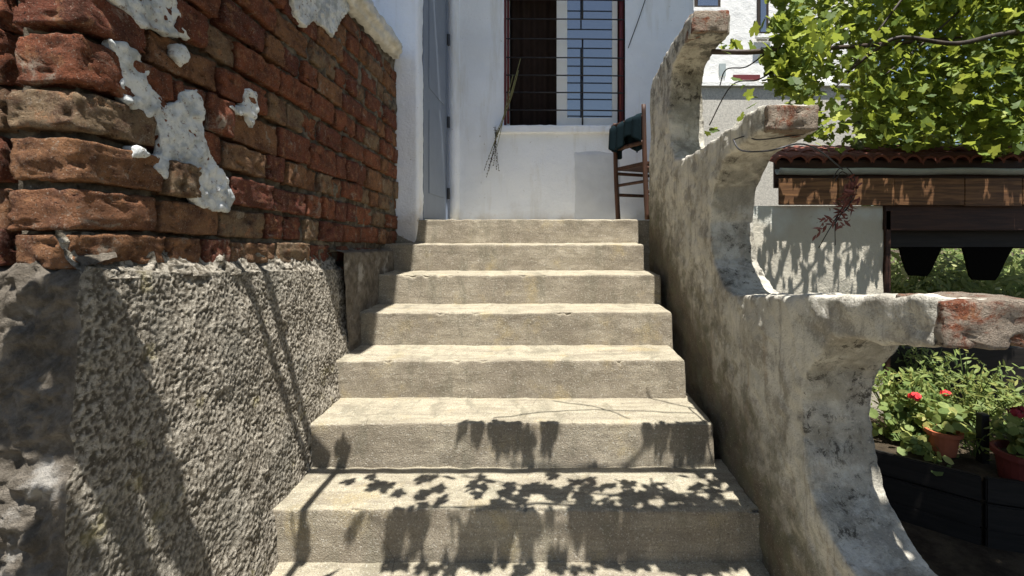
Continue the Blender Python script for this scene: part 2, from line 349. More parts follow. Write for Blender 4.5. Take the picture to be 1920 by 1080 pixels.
def brick_mesh(L, D, H, seed, cuts):
    """rounded, chipped brick: x = depth, y = length, z = height"""
    bm = bmesh.new(); bmesh.ops.create_cube(bm, size=1)
    bmesh.ops.subdivide_edges(bm, edges=bm.edges[:], cuts=cuts, use_grid_fill=True)
    bm.verts.ensure_lookup_table()
    v = np.array([x.co[:] for x in bm.verts]) * 2
    v = np.sign(v) * (np.abs(v) ** .75)                       # crowd loops towards the edges
    half = np.array([D, L, H]) / 2; p = v * half; r = np.minimum(half * .8, [.007] * 3)
    rng = np.random.RandomState(seed); r = r * rng.uniform(.5, 1.0)
    q = np.clip(p, -(half - r), half - r); dd = p - q; ln = np.linalg.norm(dd, axis=1, keepdims=True) + 1e-9
    rad = float(r.min()); p = np.where(ln > rad, q + dd / ln * rad, p)
    nn = p / half; nn /= np.linalg.norm(nn, axis=1, keepdims=True)
    off = rng.uniform(0, 50, 3)
    p = p + nn * (fbm(p + off, .022, 3, seed) * .0050 + fbm(p + off, .13, 2, seed + 3) * .003)[:, None]
    ch = np.clip(fbm(p + off, .03, 3, seed + 9) - .42, 0, .5); p = p - nn * (ch * .03)[:, None]
    for x, c in zip(bm.verts, p): x.co = c
    me = bpy.data.meshes.new('brick'); bm.to_mesh(me); bm.free(); me.materials.append(M['brick'])
    me.polygons.foreach_set('use_smooth', [True] * len(me.polygons)); return me
rng = random.Random(5)
rowz = [( -.088, .088), (.022, .10), (.131, .101), (.252, .105), (.372, .10), (.498, .118), (.625, .10), (.742, .10), (.858, .10), (.974, .10), (1.09, .10), (1.185, .085)]
rowz = [(-.205, .09)] + [(z + .0, h) for z, h in [(-.04, .085), (.053, .10), (.165, .103), (.28, .10), (.393, .122), (.515, .10), (.63, .102), (.745, .10), (.86, .10), (.975, .10), (1.09, .10), (1.185, .08)]]
rowz[0] = (-.145, .085)
pool = {}
def place_brick(L, D, H, x, y, z, near, rx=0, rz=0, ry=0, tone=None):
    if near: me = brick_mesh(L, D, H, rng.randrange(10 ** 6), 15)
    else:
        key = (round(L / .03), rng.randrange(5))
        if key not in pool: pool[key] = brick_mesh(round(L / .03) * .03, D, .1, rng.randrange(10 ** 6), 4)
        me = pool[key]
    o = bpy.data.objects.new('brick', me); C.objects.link(o); o.location = (x, y, z)
    o.rotation_euler = (rx, ry, rz); o.color = (rng.random() if tone is None else tone, 0, 0, 1)
    if not near: o.scale = (1, L / (round(L / .03) * .03), H / .1)
    keep(o, wall)
for i, (zc, h) in enumerate(rowz):
    y = WD - .004
    first = True; j = 0
    while y < 3.18:
        L = .235 if (i + (j // 3)) % 2 == 0 else .115
        if first: L = .25 if i % 2 else .20
        if i in (3, 4) and j > 2 and rng.random() < .7: L = .115
        L *= rng.uniform(.9, 1.06)
        if y + L > 3.22: L = max(.06, 3.2 - y)
        yc = y + L / 2; z = zc + SLOPE * (yc - WD) * (1 if i > 1 else 1.25)
        if z + h / 2 > ledge(yc) - .05 and z < 1.2:
            D = .15; out = rng.uniform(-.010, .010) + (.008 if rng.random() < .2 else 0)
            fx = WX + out - D / 2
            tilt = rng.uniform(-.035, .035)
            if first:
                # corner brick: reaches along the front as well
                Lf = (.150, .142, .155, .148, .156, .14, .15)[i % 7]; tone = {1: .66, 2: .53, 3: .60, 4: .86, 5: .05, 6: .3}.get(i)
                place_brick(L, Lf, h * .90, WX + .004 - Lf / 2, y + L / 2 - .0, z, True, math.atan(SLOPE) * .5, 0, rng.uniform(-.03, .03), tone)
            else:
                place_brick(L, D, h * rng.uniform(.86, .97), fx, yc, z + rng.uniform(-.004, .004), yc < 2.25, math.atan(SLOPE) + rng.uniform(-.02, .02), tilt)
        y += L + rng.uniform(.012, .02); first = False; j += 1
    # front face bricks left of the corner
    x = WX - .172
    while x > -1.62:
        L = .115 * rng.uniform(.9, 1.1) if rng.random() < .5 else .22
        place_brick(.14, L, h, x - L / 2, WD + .07 + rng.uniform(-.01, .01), zc + rng.uniform(-.006, .006), True, 0, rng.uniform(-.04, .04)); x -= L + .016

# limewash flakes left on the bricks
def on_wall(x, y, X): d = X * F / (x - CX); return (d, (CY - y) / F * d)
def flake(poly, X=WX + .006, th=.03, amp=.004):
    bm = bmesh.new(); pts = [on_wall(x, y, X) for x, y in poly]
    a = [bm.verts.new((X - th, d, z)) for d, z in pts]; b = [bm.verts.new((X, d, z)) for d, z in pts]; n = len(a)
    bm.faces.new(a); bm.faces.new(b[::-1])
    for i in range(n): bm.faces.new((a[i], b[i], b[(i + 1) % n], a[(i + 1) % n]))
    bmesh.ops.recalc_face_normals(bm, faces=bm.faces[:])
    me = remeshed(bm, .006, [(amp, .05, 3), (.005, .018, 9), (.003, .012, 21)], 'limewash_flake', 1)
    keep(link('limewash_flake', me, M['flake'], None, True), wall)
flake([(205, 72), (232, 80), (262, 100), (280, 130), (285, 165), (305, 178), (312, 200), (335, 190), (345, 168), (375, 165), (385, 205), (383, 250), (395, 285), (410, 310), (432, 340), (440, 372), (435, 398), (405, 395), (375, 385), (360, 365), (352, 345), (310, 335), (295, 320), (292, 290), (305, 285), (300, 240), (275, 215), (240, 195), (225, 165), (230, 130), (222, 110)])
flake([(190, -60), (210, 0), (240, 25), (270, 50), (300, 58), (320, 65), (340, 72), (368, 78), (362, 55), (345, 25), (330, 0), (310, -60)])
flake([(330, 85), (350, 82), (358, 110), (345, 125), (330, 105)])
flake([(545, -40), (550, 0), (560, 35), (575, 50), (590, 38), (615, 55), (625, 70), (640, 40), (655, 20), (655, -40)], WX + .012)
flake([(462, 165), (482, 172), (485, 215), (475, 240), (465, 215), (445, 215), (432, 200), (445, 196), (458, 200)], WX + .012)
flake([(253, 275), (272, 278), (283, 290), (278, 300), (262, 292), (250, 300)], WX + .014)

# coping
bm = bmesh.new(); bx(bm, -1.5, -.985, .9, 3.12, 1.225, 1.30); bx(bm, -1.5, -1.02, .9, 3.16, 1.19, 1.24)
keep(link('coping', remeshed(bm, .012, [(.016, .06, 2), (.014, .2, 5), (.006, .02, 9)]), M['cope'], None, True), wall)

# plinth: battered roughcast skin that turns the near corner
nd, nf, nz = 420, 130, 330
def plinth_pt(u, z, d_top=None):
    pass
zz = np.linspace(0, 1, nz)
def ragg(z): q = np.stack([z * 0, z * 0, z], -1); return .022 * fbm(q, .09, 4, 91)
cols = []; side_n = []; kind = []
ts = np.concatenate([np.linspace(0, 1, nd)])
V = np.zeros((nd + nf, nz, 3)); NX = np.zeros((nd + nf, nz)); NY = np.zeros((nd + nf, nz)); RK = np.zeros((nd + nf, nz))
zt_far, zt_near = ledge(2.27), ledge(1.0)
for i in range(nd):
    t = i / (nd - 1); dtop = 2.27 + (1.003 - 2.27) * t
    zt = ledge(dtop) + .02 * t ** 8; z = zt + (-1.28 - zt) * zz
    yf = 1.003 - .2 * (zt_near - z) + ragg(z)
    V[i, :, 0] = -1.032 + .143 * (zt - z); V[i, :, 1] = 2.27 + (yf - 2.27) * t; V[i, :, 2] = z
    c = np.clip((V[i, :, 1] - yf) / .03, 0, 1); NX[i] = c * .3 + .7; NY[i] = -(1 - c) * .7
for j in range(nf):
    t = (j + 1) / nf; zt = zt_near + .02 + .02 * math.sin(j * .3); z = zt + (-1.28 - zt) * zz
    xf = -1.032 + .143 * (zt_near - z); x = xf + (-1.9 - xf) * t ** 1.2
    V[nd + j, :, 0] = x; V[nd + j, :, 1] = 1.003 - .2 * (zt_near - z) + ragg(z) * (1 - t) + .02 * t; V[nd + j, :, 2] = z
    c = np.clip((xf - x) / .03, 0, 1); NX[nd + j] = .7 * (1 - c); NY[nd + j] = -(.3 * c + .7); RK[nd + j] = np.clip((xf - x) / .02, 0, 1)
g0 = vn(V, .0085, 40) * .45 + vn(V, .0056, 45) * .65; GR = np.clip(g0 * .6 + .5, 0, 1)
fine = GR ** 1.3 * .0062 - .003 + fbm(V, .12, 3, 41) * .009
lump = fbm(V, .035, 4, 50) * .016 + fbm(V, .2, 2, 51) * .009
n_ = fine * (1 - RK) + lump * RK
V[..., 0] += NX * n_; V[..., 1] += NY * n_
# roll the top in to a ledge under the bricks
side = V[:nd + 0]; 
def ledge_strip(A, dx, dy, m=10):
    out = np.zeros((A.shape[0], m, 3)); f = np.linspace(0, 1, m)
    for k in range(m):
        out[:, k] = A; out[:, k, 0] += dx * f[k]; out[:, k, 1] += dy * f[k]; out[:, k, 2] += .012 * math.sin(f[k] * 1.6) + .012 * fbm(out[:, k], .03, 3, 60) * f[k]
    return out[:, ::-1]
S1 = np.concatenate([ledge_strip(V[:nd, 0], -.07, 0), V[:nd, 1:]], 1); S2 = np.concatenate([ledge_strip(V[nd - 1:, 0], -.0, .08), V[nd - 1:, 1:]], 1)
po = keep(grid('plinth_side', S1, M['rough']), wall)
ga = po.data.attributes.new('grain', 'FLOAT', 'POINT'); G1 = np.concatenate([np.clip(.6 + .5 * vn(S1[:, :10], .012, 3), 0, 1), GR[:nd, 1:]], 1); ga.data.foreach_set('value', G1.ravel()); keep(grid('plinth_front', S2, M['rubble']), wall)
# crusty mortar left on the lowest courses
V = np.zeros((420, 56, 3)); a, b = np.meshgrid(np.linspace(1.0, 2.27, 420), np.linspace(-.01, .10, 56), indexing='ij')
V[..., 1] = a; V[..., 2] = b + (-.095 - .072 * (a - 1.0)); V[..., 0] = WX + .004
off = .016 * (1 - b / .030) + fbm(V, .05, 4, 71) * .016 + vn(V, .011, 72) * .005
V[..., 0] += np.clip(off, -.03, .03)
co_ = keep(grid('mortar_crust', V, M['rough']), wall)
ga = co_.data.attributes.new('grain', 'FLOAT', 'POINT'); ga.data.foreach_set('value', np.clip(.55 + .6 * vn(V, .009, 73), 0, 1).ravel())
# plain rendered base behind the plinth, in the shade
V = np.zeros((120, 90, 3)); a, b = np.meshgrid(np.linspace(2.2, 3.3, 120), np.linspace(-.115, -1.1, 90), indexing='ij')
V[..., 0] = -.992 + .05 * (-.1 - b) ; V[..., 1] = a; V[..., 2] = b + .03 * (2.7 - a); V[..., 0] += fbm(V, .04, 4, 8) * .005
V = np.concatenate([ledge_strip(V[:, 0], -.09, 0, 6), V[:, 1:]], 1)
keep(grid('base_render', V, M['rubble']), wall)

# ------------------------------------------------------------------ white house with porch
house = thing('white_house', 'whitewashed house with a grey door and barred window at the top of the steps', 'house', (0, 4.2, .09))
bpy.context.view_layer.update()
HD = 4.2
def hx(x, d=HD): return (x - CX) / F * d
def hz(y, d=HD): return (CY - y) / F * d
wx0, wx1, wz0 = hx(945), hx(1172), hz(236)
wz1 = wz0 + 1.35
def wallgrid(name, x0, x1, z0, z1, y, m, amp=.004):
    nx, nz2 = max(2, int((x1 - x0) / .03)), max(2, int((z1 - z0) / .03))
    a, b = np.meshgrid(np.linspace(x0, x1, nx), np.linspace(z0, z1, nz2), indexing='ij')
    V = np.zeros((nx, nz2, 3)); V[..., 0] = a; V[..., 1] = y; V[..., 2] = b; V[..., 1] += amp * fbm(V, .25, 4, 3)
    return keep(grid(name, V, m), house)
wallgrid('wall', -.95, wx0, -.2, 3.3, HD, M['white'], .006); wallgrid('wall', wx1, 1.35, -.2, 3.3, HD, M['white'], .006)
wallgrid('wall', wx0, wx1, -.2, wz0, HD, M['white'], .006); wallgrid('wall', wx0, wx1, wz1, 3.3, HD, M['white'])
keep(box('side_wall', 1.2, 1.35, HD + .012, 7, -1.6, 3.3, M['white']), house)
# rounded plaster corner beside the door
bm = bmesh.new(); tube(bm, [(hx(852), HD + .01, z) for z in np.linspace(.09, 2.4, 12)], .05, .05, 14); keep(obj('corner_bead', bm, M['white'], None, True), house)
# pier and return wall with the door
bm = bmesh.new(); bx(bm, -1.5, -.915, 3.2, 3.34, -.3, 3.0)
keep(link('pier', remeshed(bm, .016, [(.005, .2, 3), (.003, .05, 7)]), M['white'], None, True), house)
keep(box('return_wall', -1.4, -.93, 3.36, 4.3, 2.15, 3.3, M['white']), house)
door = keep(box('door', -.965, -.925, 3.40, 4.12, .10, 2.14, M['door'], None, .004), house); door['label'] = 'blue grey metal door'
keep(box('door_frame', -.99, -.917, 3.345, 3.395, .09, 2.15, M['door'], None, .003), house)
keep(box('door_frame', -.99, -.912, 4.125, 4.175, .09, 2.15, M['door'], None, .003), house)
for z in (.35, 1.0, 1.75):
    bm = bmesh.new(); tube(bm, [(-.905, 4.13, z - .05), (-.905, 4.13, z + .05)], .014, n=8); h = obj('hinge', bm, M['black']); keep(h, door)
keep(box('door_panel', -.9245, -.920, 3.52, 4.02, .30, .95, M['door'], None, .003), door); keep(box('door_panel', -.9245, -.920, 3.52, 4.02, 1.12, 2.0, M['door'], None, .003), door)
a, b = np.meshgrid(np.linspace(hx(1070), hx(1168), 60), np.linspace(.08, hz(278), 70), indexing='ij')
V = np.zeros((60, 70, 3)); V[..., 0] = a; V[..., 1] = HD; V[..., 2] = b
ed_ = np.minimum(np.minimum(a - a.min(), a.max() - a), b.max() - b)
V[..., 1] += .012 - np.clip(ed_ * .35, 0, .020) + fbm(V, .12, 4, 19) * .0035; keep(grid('repair_patch', V, M['patch']), house)
# window
keep(box('room', wx0 - .3, wx1 + .3, HD + .9, HD + .95, 0, 2.6, M['dark_in']), house)
for nm, a in (('room_side', (wx0 - .3, wx0 - .26)), ('room_side', (wx1 + .26, wx1 + .3))): keep(box(nm, a[0], a[1], HD + .1, HD + .9, 0, 2.6, M['dark_in']), house)
keep(box('room_floor', wx0 - .3, wx1 + .3, HD + .1, HD + .9, .3, .34, M['dark_in']), house); keep(box('room_ceiling', wx0 - .3, wx1 + .3, HD + .1, HD + .9, 2.5, 2.54, M['dark_in']), house)
win = keep(box('window', wx0 + .0, wx0 + .045, HD + .06, HD + .12, wz0 + .01, wz1, M['jamb'], None, .003), house); win['label'] = 'window with its left half open and the right half glazed'
for a, b in ((hx(1044), hx(1064)), (hx(1150), hx(1160)), (wx1 - .045, wx1 - .002)):
    keep(box('frame', a, b, HD + .055 if a < hx(1100) else HD + .07, HD + .115, wz0 + .012, wz1, M['jamb'] if a < hx(1155) else M['red'], None, .003), win)
keep(box('frame', hx(1064), hx(1150), HD + .07, HD + .11, wz0 + .01, hz(217), M['jamb'], None, .003), win)
keep(box('frame', wx0 - .001, wx0 + .018, HD - .002, HD + .058, wz0 + .0, wz1, M['red'], None, .003), win)
keep(box('pane', hx(1062), hx(1152), HD + .085, HD + .091, wz0 + .02, wz1, M['glass']), win)
cur = np.zeros((40, 12, 3)); a, b = np.meshgrid(np.linspace(hx(952), hx(1046), 40), np.linspace(wz0 + .02, wz1, 12), indexing='ij')
cur[..., 0] = a; cur[..., 1] = HD + .30 + .02 * np.sin(a * 60); cur[..., 2] = b; keep(grid('curtain', cur, M['curtain']), win)
for z in (2, 38, 75, 110, 143, 175, 208):
    bm = bmesh.new(); tube(bm, [(hx(950), HD - .02, hz(z) + .004), (hx(1100), HD - .021, hz(z)), (hx(1168), HD - .02, hz(z) - .004)], .0065, n=8); keep(obj('grille_bar', bm, M['black'], None, True), win)
for x in (953, 1163):
    bm = bmesh.new(); tube(bm, [(hx(x), HD - .008, wz0 + .02), (hx(x), HD - .008, wz1)], .011, n=8); keep(obj('grille_post', bm, M['red'], None, True), win)
for k, (y0, y1) in enumerate(((-30, 38), (38, 75), (75, 143), (143, 175), (175, 236))):
    if k in (0, 2, 3, 4):
        bm = bmesh.new(); tube(bm, [(hx(1092), HD - .012, hz(y1)), (hx(1092), HD - .012, hz(y0))], .008, n=6); keep(obj('grille_upright', bm, M['black'], None, True), win)
bm = bmesh.new(); bx(bm, hx(930), hx(1170), HD - .06, HD + .10, hz(251), hz(237)); keep(link('sill', remeshed(bm, .008, [(.004, .05, 3)]), M['white'], None, True), win)
# porch roof and side eave (above the picture; they keep the porch and the far brickwork in shade)
keep(box('porch_roof', -1.7, 1.6, 3.30, 7, 3.30, 3.42, M['deck']), house)
keep(box('side_eave', -2.2, -.665, 1.22, 3.296, 3.0, 3.12, M['deck']), house)

# cable on the wall
bm = bmesh.new(); tube(bm, spline([P(1213, -10, 4.185), P(1196, 40, 4.185), P(1182, 78, 4.187), P(1178, 90, 4.19)]), .004, n=5)
tag(obj('cable', bm, M['black'], None, True), 'thin dark cable slanting down the white wall right of the window', 'cable')

# chair on the porch
chair = thing('wooden_chair', 'brown wooden chair on the porch half hidden by the parapet', 'chair', (.72, 3.7, .095))
bpy.context.view_layer.update()
A = Vector((.60, 3.86, .095)); Bp = Vector((.77, 3.50, .095)); sd = (Bp - A).normalized(); fd = Vector((sd.y * -1, sd.x, 0)); fd = Vector((.9, .42, 0)).normalized()
for base, top in ((A, P(1153, 232, 3.86)), (Bp, (.74, 3.50, .985))):
    bm = bmesh.new(); tube(bm, spline([base + Vector((0.0, 0, 0)), base + Vector((-.02, 0, .42)), Vector(top)], 6), .021, .017, 8); keep(obj('back_post', bm, M['chair'], None, True), chair)
for base in (A, Bp):
    f = base + fd * .40; bm = bmesh.new(); tube(bm, [f, f + Vector((0, 0, .42))], .017, .021, 8); keep(obj('leg', bm, M['chair'], None, True), chair)
def bar(name, p, q, r, m=M['chair'], par=chair):
    bm = bmesh.new(); tube(bm, [p, (Vector(p) + Vector(q)) / 2, q], r, n=8); return keep(obj(name, bm, m, None, True), par)
U = Vector((0, 0, 1))
for h in (.22, .40):
    bar('stretcher', A + U * h - Vector((.015, 0, 0)), A + fd * .40 + U * h, .014); bar('stretcher', Bp + U * h, Bp + fd * .40 + U * h, .014)
bar('stretcher', A + U * .30, Bp + U * .30, .013); bar('stretcher', A + fd * .4 + U * .25, Bp + fd * .4 + U * .25, .013)
bm = bmesh.new(); a0, b0, b1, a1 = [v + U * .425 for v in (A - fd * .02, Bp - fd * .02, Bp + fd * .43, A + fd * .43)]
lo = [bm.verts.new(v) for v in (a0, b0, b1, a1)]; hi = [bm.verts.new(v + U * .028) for v in (a0, b0, b1, a1)]
bm.faces.new(lo[::-1]); bm.faces.new(hi)
for i in range(4): bm.faces.new((lo[i], lo[(i + 1) % 4], hi[(i + 1) % 4], hi[i]))
bmesh.ops.bevel(bm, geom=bm.edges[:], offset=.008, segments=2, affect='EDGES'); keep(obj('seat', bm, M['chair']), chair)
for h in (.60, .80): bar('back_rail', A + U * h - Vector((.045, 0, 0)), Bp + U * h - Vector((.03, 0, 0)), .018)
# dark cloth hung over the back rail
n = 40; V = np.zeros((n, 26, 3)); s = np.linspace(0, 1, n)
for j in range(26):
    t = j / 25 * 2 - 1                                     # -1 front flap .. 1 rear flap
    base = np.array([A + (Bp - A) * k for k in s]); base[:, 2] = .095 + .83 - .09 * s * 0
    fall = abs(t); dr = (.20 + .05 * np.sin(s * 7)) if t > 0 else (.25 + .04 * np.sin(s * 9 + 1))
    base[:, 2] -= fall * dr + .02 * (1 - s) ; off = (.028 + .02 * np.sin(s * 23 + t)) * np.sign(t) * min(1, fall * 6)
    base[:, 0] += fd.x * -off - .04; base[:, 1] += fd.y * -off; V[:, j] = base
me_o = grid('draped_cloth', V, M['cloth']); sol = me_o.modifiers.new('t', 'SOLIDIFY'); sol.thickness = .006
tag(me_o, 'dark green cloth draped over the back of the brown chair', 'cloth')

# dried plant standing on the sill
dp = thing('dried_plant', 'dry yellow stalks with drooping black seed heads in the window corner', 'plant', P(938, 236, 4.12))
bpy.context.view_layer.update()
bm = bmesh.new()
for q in (((976, 110), (962, 160), (945, 215), (930, 250)), ((972, 132), (958, 185), (940, 232), (926, 270)), ((966, 150), (952, 200), (936, 245), (918, 290)), ((962, 140), (950, 190), (940, 240), (932, 275))):
    tube(bm, spline([P(x, y, 4.125 - .01 * i) for i, (x, y) in enumerate(q)], 5), .0042, .0022, 5)
keep(obj('stalk', bm, M['dry'], None, True), dp)
bm = bmesh.new(); r2 = random.Random(3)
for s_ in range(7):
    x, y = 936 - s_ * 1.5, 238 + r2.random() * 10
    ex, ey = 908 + s_ * 4.5, 300 + r2.random() * 34
    for k in range(16):
        t = k / 15; px, py = x + (ex - x) * t + r2.uniform(-1.5, 1.5), y + (ey - y) * t
        bmesh.ops.create_icosphere(bm, subdivisions=1, radius=r2.uniform(.003, .0065), matrix=Matrix.Translation(P(px, py, 4.13 + r2.uniform(-.03, .02))))
    tube(bm, [P(x, y, 4.12), P(ex, ey, 4.13)], .0018, n=4)
keep(obj('seed_head', bm, M['seed']), dp)

# ------------------------------------------------------------------ scalloped parapet on the right
PX = .71; PW = .195
def pp(x, y): d = PX * F / (x - CX); return (d, (CY - y) / F * d)
prof = [(3.16, -1.70), (3.16, .985), (3.05, 1.045), (2.833, 1.067), (2.568, 1.078), (2.385, 1.09), (2.25, 1.08), (2.25, .98), pp(1276, 92), pp(1262, 120), pp(1257, 139), pp(1254, 194), pp(1257, 264), pp(1265, 297), pp(1282, 298),
        pp(1318, 272), pp(1368, 236), pp(1428, 194), (1.505, .335), pp(1395, 268), pp(1360, 294), pp(1338, 353), pp(1330, 417), pp(1338, 489), pp(1360, 541), pp(1375, 552),
        pp(1500, 556), pp(1620, 556), pp(1745, 556), pp(1745, 650), pp(1680, 650), pp(1600, 636), pp(1559, 630), pp(1516, 695), pp(1504, 753), pp(1506, 825), pp(1521, 921), pp(1559, 1008), pp(1593, 1066),
        (.95, -.80), (.40, -.76), (.40, -.88), (.66, -.93), (.75, -1.1), (.75, -1.7)]
par = thing('parapet', 'scalloped plaster stair parapet with curling horns and darker flaking hollows', 'parapet', (PX, 2, -1.62))
bpy.context.view_layer.update()
bm = bmesh.new(); a = [bm.verts.new((PX, d, z)) for d, z in prof]; b = [bm.verts.new((PX + PW, d, z)) for d, z in prof]
bm.faces.new(a); bm.faces.new(b[::-1])
for i in range(len(a)): bm.faces.new((a[i], b[i], b[(i + 1) % len(a)], a[(i + 1) % len(a)]))
bmesh.ops.recalc_face_normals(bm, faces=bm.faces[:])
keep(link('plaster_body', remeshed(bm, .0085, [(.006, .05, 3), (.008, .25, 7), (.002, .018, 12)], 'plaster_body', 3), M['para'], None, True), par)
def tip_brick(x0, x1, y0, y1, z0, z1, seed, label):
    me = brick_mesh(y1 - y0, x1 - x0, z1 - z0, seed, 9); me.materials.clear(); me.materials.append(M['tip']); o = link('brick', me, None, None, True); o.location = ((x0 + x1) / 2, (y0 + y1) / 2, (z0 + z1) / 2); o.color = (.1, 0, 0, 1); keep(o, par); o['label'] = label
tip_brick(PX + .004, PX + PW - .012, 2.232, 2.36, .985, 1.092, 11, 'bare orange brick at the top horn')
tip_brick(PX + .012, PX + PW - .02, 1.486, 1.6, .335, .418, 12, 'dark bare brick at the middle horn')
tip_brick(PX + .01, PX + PW - .01, .822, .94, -.212, -.125, 13, 'bare speckled brick at the lowest horn')

# ------------------------------------------------------------------ foliage machinery
def leaf_shape(kind):
    if kind == 'vine':
        out = [(-.06, -.42), (-.34, -.50), (-.46, -.22), (-.34, -.08), (-.52, .12), (-.30, .20), (-.22, .30), (0, .58), (.22, .30), (.30, .20), (.52, .12), (.34, -.08), (.46, -.22), (.34, -.50), (.06, -.42)]
        ctr = (0, -.20)
    elif kind == 'round':
        out = [(.5 * math.cos(a) * (1 + .12 * (i % 2)), .5 * math.sin(a) * (1 + .12 * (i % 2))) for i, a in enumerate(np.linspace(-1.3, 4.4, 12))]; ctr = (0, -.1)
    else:
        out = [(0, -.5), (.13, -.2), (.15, .05), (.09, .3), (0, .55), (-.09, .3), (-.15, .05), (-.13, -.2)]; ctr = (0, 0)
    o3 = [(x, y, .16 * abs(x) - .12 * y * y) for x, y in out]
    return np.array([(ctr[0], ctr[1], -.02)] + o3), [(0, i + 1, (i + 1) % len(out) + 1) for i in range(len(out) - (1 if kind in ('vine',) else 0))]
def rot_for(nrm, spin):
    q = Vector(nrm).to_track_quat('Z', 'Y'); return (q @ Quaternion((0, 0, 1), spin)).to_matrix()
class Leaves:
    """a cloud of leaf blades; the first `single` are objects of their own, the rest one joined mesh"""
    def __init__(s, kind): s.v, s.f = leaf_shape(kind); s.items = []
    def add(s, p, size, nrm, spin, tone): s.items.append((p, size, nrm, spin, tone))
    def mesh(s, items, name, m):
        vs = []; fs = []; tn = []; k = len(s.v)
        for i, (p, sz, nr, sp, to) in enumerate(items):
            Rm = np.array(rot_for(nr, sp)); vv = s.v.copy(); vv[:, 2] *= random.uniform(-.4, 1.6)
            vs.append(vv * sz @ Rm.T + np.array(p)); fs += [tuple(a + i * k for a in f) for f in s.f]; tn += [to] * k
        me = bpy.data.meshes.new(name); me.from_pydata(np.concatenate(vs).tolist(), [], fs); me.materials.append(m)
        at = me.attributes.new('tone', 'FLOAT', 'POINT'); at.data.foreach_set('value', tn); return me
def rn(a, b): return random.uniform(a, b)
def up_normal(spread=.8, bias=(0, -.25, .8)):
    return Vector((random.gauss(bias[0], spread), random.gauss(bias[1], spread), random.gauss(bias[2], spread) + .01)).normalized()
def back(p, z):                                            # point at height z on the sun ray through p
    t = z - p[2]; return (p[0] + SUN.x * t, p[1] + SUN.y * t, z)

# pergola pipes
perg = thing('pergola', 'rusty iron pergola pipes that carry the vine', 'pergola', (0, 1.25, -1.6))
bpy.context.view_layer.update()
def pipe(pts, r):
    bm = bmesh.new(); tube(bm, pts, r, n=10); return keep(obj('pipe', bm, M['rust'], None, True), perg)
PZ = 1.0; pb = back((0, 1.758, -.93), PZ)
pipe([(-1.6, pb[1], PZ), (0, pb[1] + .004, PZ - .006), (2.9, pb[1], PZ)], .018)
pipe([(-1.6, pb[1] + .16, PZ), (-1.0, pb[1] + .125, PZ), (-.74, pb[1] + .03, PZ)], .02)
yy = back((-.82, 1.6, -.93), PZ); pipe([(yy[0] + .02, -.6, PZ + .03), (yy[0] + .0, pb[1], PZ + .02)], .014)
pipe([P(1335, 97, 2.37), P(1400, 98, 2.38), P(1450, 95, 2.40), P(1560, 90, 2.95), P(1950, 60, 3.2)], .0135)
for x in (-1.55, 2.85): pipe([(x, pb[1], -1.66), (x, pb[1], PZ + .02)], .022)

for q0, q1, xa in ((.812, .866, -1.7), (.906, .995, -1.03)):  # unseen slats, added to cast the striped shadow on the plinth
    keep(box('shadow_slat', xa, -.79, q0 - .27 * .98, q1 - .27 * .98, .97, .99, M['darkwood'], None, .003), perg)
# grape vine
vine = thing('grape_vine', 'leafy green grape vine hanging over the tiled shed roof', 'vine', (2.6, 3.0, -1.66))
bpy.context.view_layer.update()
L = Leaves('vine')
def vine_at(x, y, d0, d1, size=.09, spread=.75):
    d = rn(d0, d1); p = P(x, y, d); tone = random.random() ** 1.3
    q = p[1] + .27 * p[2]                                   # thinner where the sun comes through on to the shed
    if d > 2.7 and random.random() < (.85 if p[0] < 2.6 and 3.12 < q < 3.3 else .7 if 3.25 < q < 3.31 else 0): return
    L.add(p, size * rn(.6, 1.25), up_normal(spread, (0, -.45, .55)), rn(0, 6.28) if random.random() < .4 else rn(-.7, .7) + 3.14, tone)
def edge_left(y): return 1440 + (20 if y < 90 else 0) + max(0, (y - 100)) * .32 + 10 * math.sin(y * .11)
cnt = 0
while cnt < 8000:
    x, y = rn(1425, 2050), rn(-120, 305)
    if x < edge_left(y) + random.gauss(0, 12): continue
    if 1540 < x < 1600 and 150 < y < 285 and random.random() < .75: continue
    if 1770 < x < 1815 and 232 < y < 292 and random.random() < .8: continue
    lowlim = 272 + 14 * math.sin(x * .045) + (18 if 1840 < x else 0)
    if y > lowlim: continue
    dd_ = None
    vine_at(x, y, *((2.35, 2.75) if x < 1500 and y < 170 else (2.75, 3.5)), size=.06); cnt += 1
for x, y, r, n_ in ((1475, 45, 34, 60), (1520, 110, 34, 60), (1460, 140, 26, 34), (1490, 170, 22, 34), (1560, 210, 22, 16), (1530, 60, 34, 50), (1470, 100, 26, 36), (1405, 185, 12, 4), (1440, 110, 14, 7), (1355, 90, 14, 5), (1380, 150, 14, 3), (1330, 250, 12, 4), (1400, 215, 14, 4), (1375, 85, 10, 3)):
    for _ in range(n_): vine_at(x + random.gauss(0, r * .6), y + random.gauss(0, r * .6), 2.3, 2.6, .062)
for _ in range(2600):                                       # deeper layer of the same vine, over the shed roof
    x, y = rn(1600, 2060), rn(-100, 288); L.add(P(x, y, rn(3.55, 3.95)), .075 * rn(.7, 1.25), up_normal(.7, (0, -.4, .6)), rn(0, 6.28), random.random() ** 1.3)
vis = list(L.items)
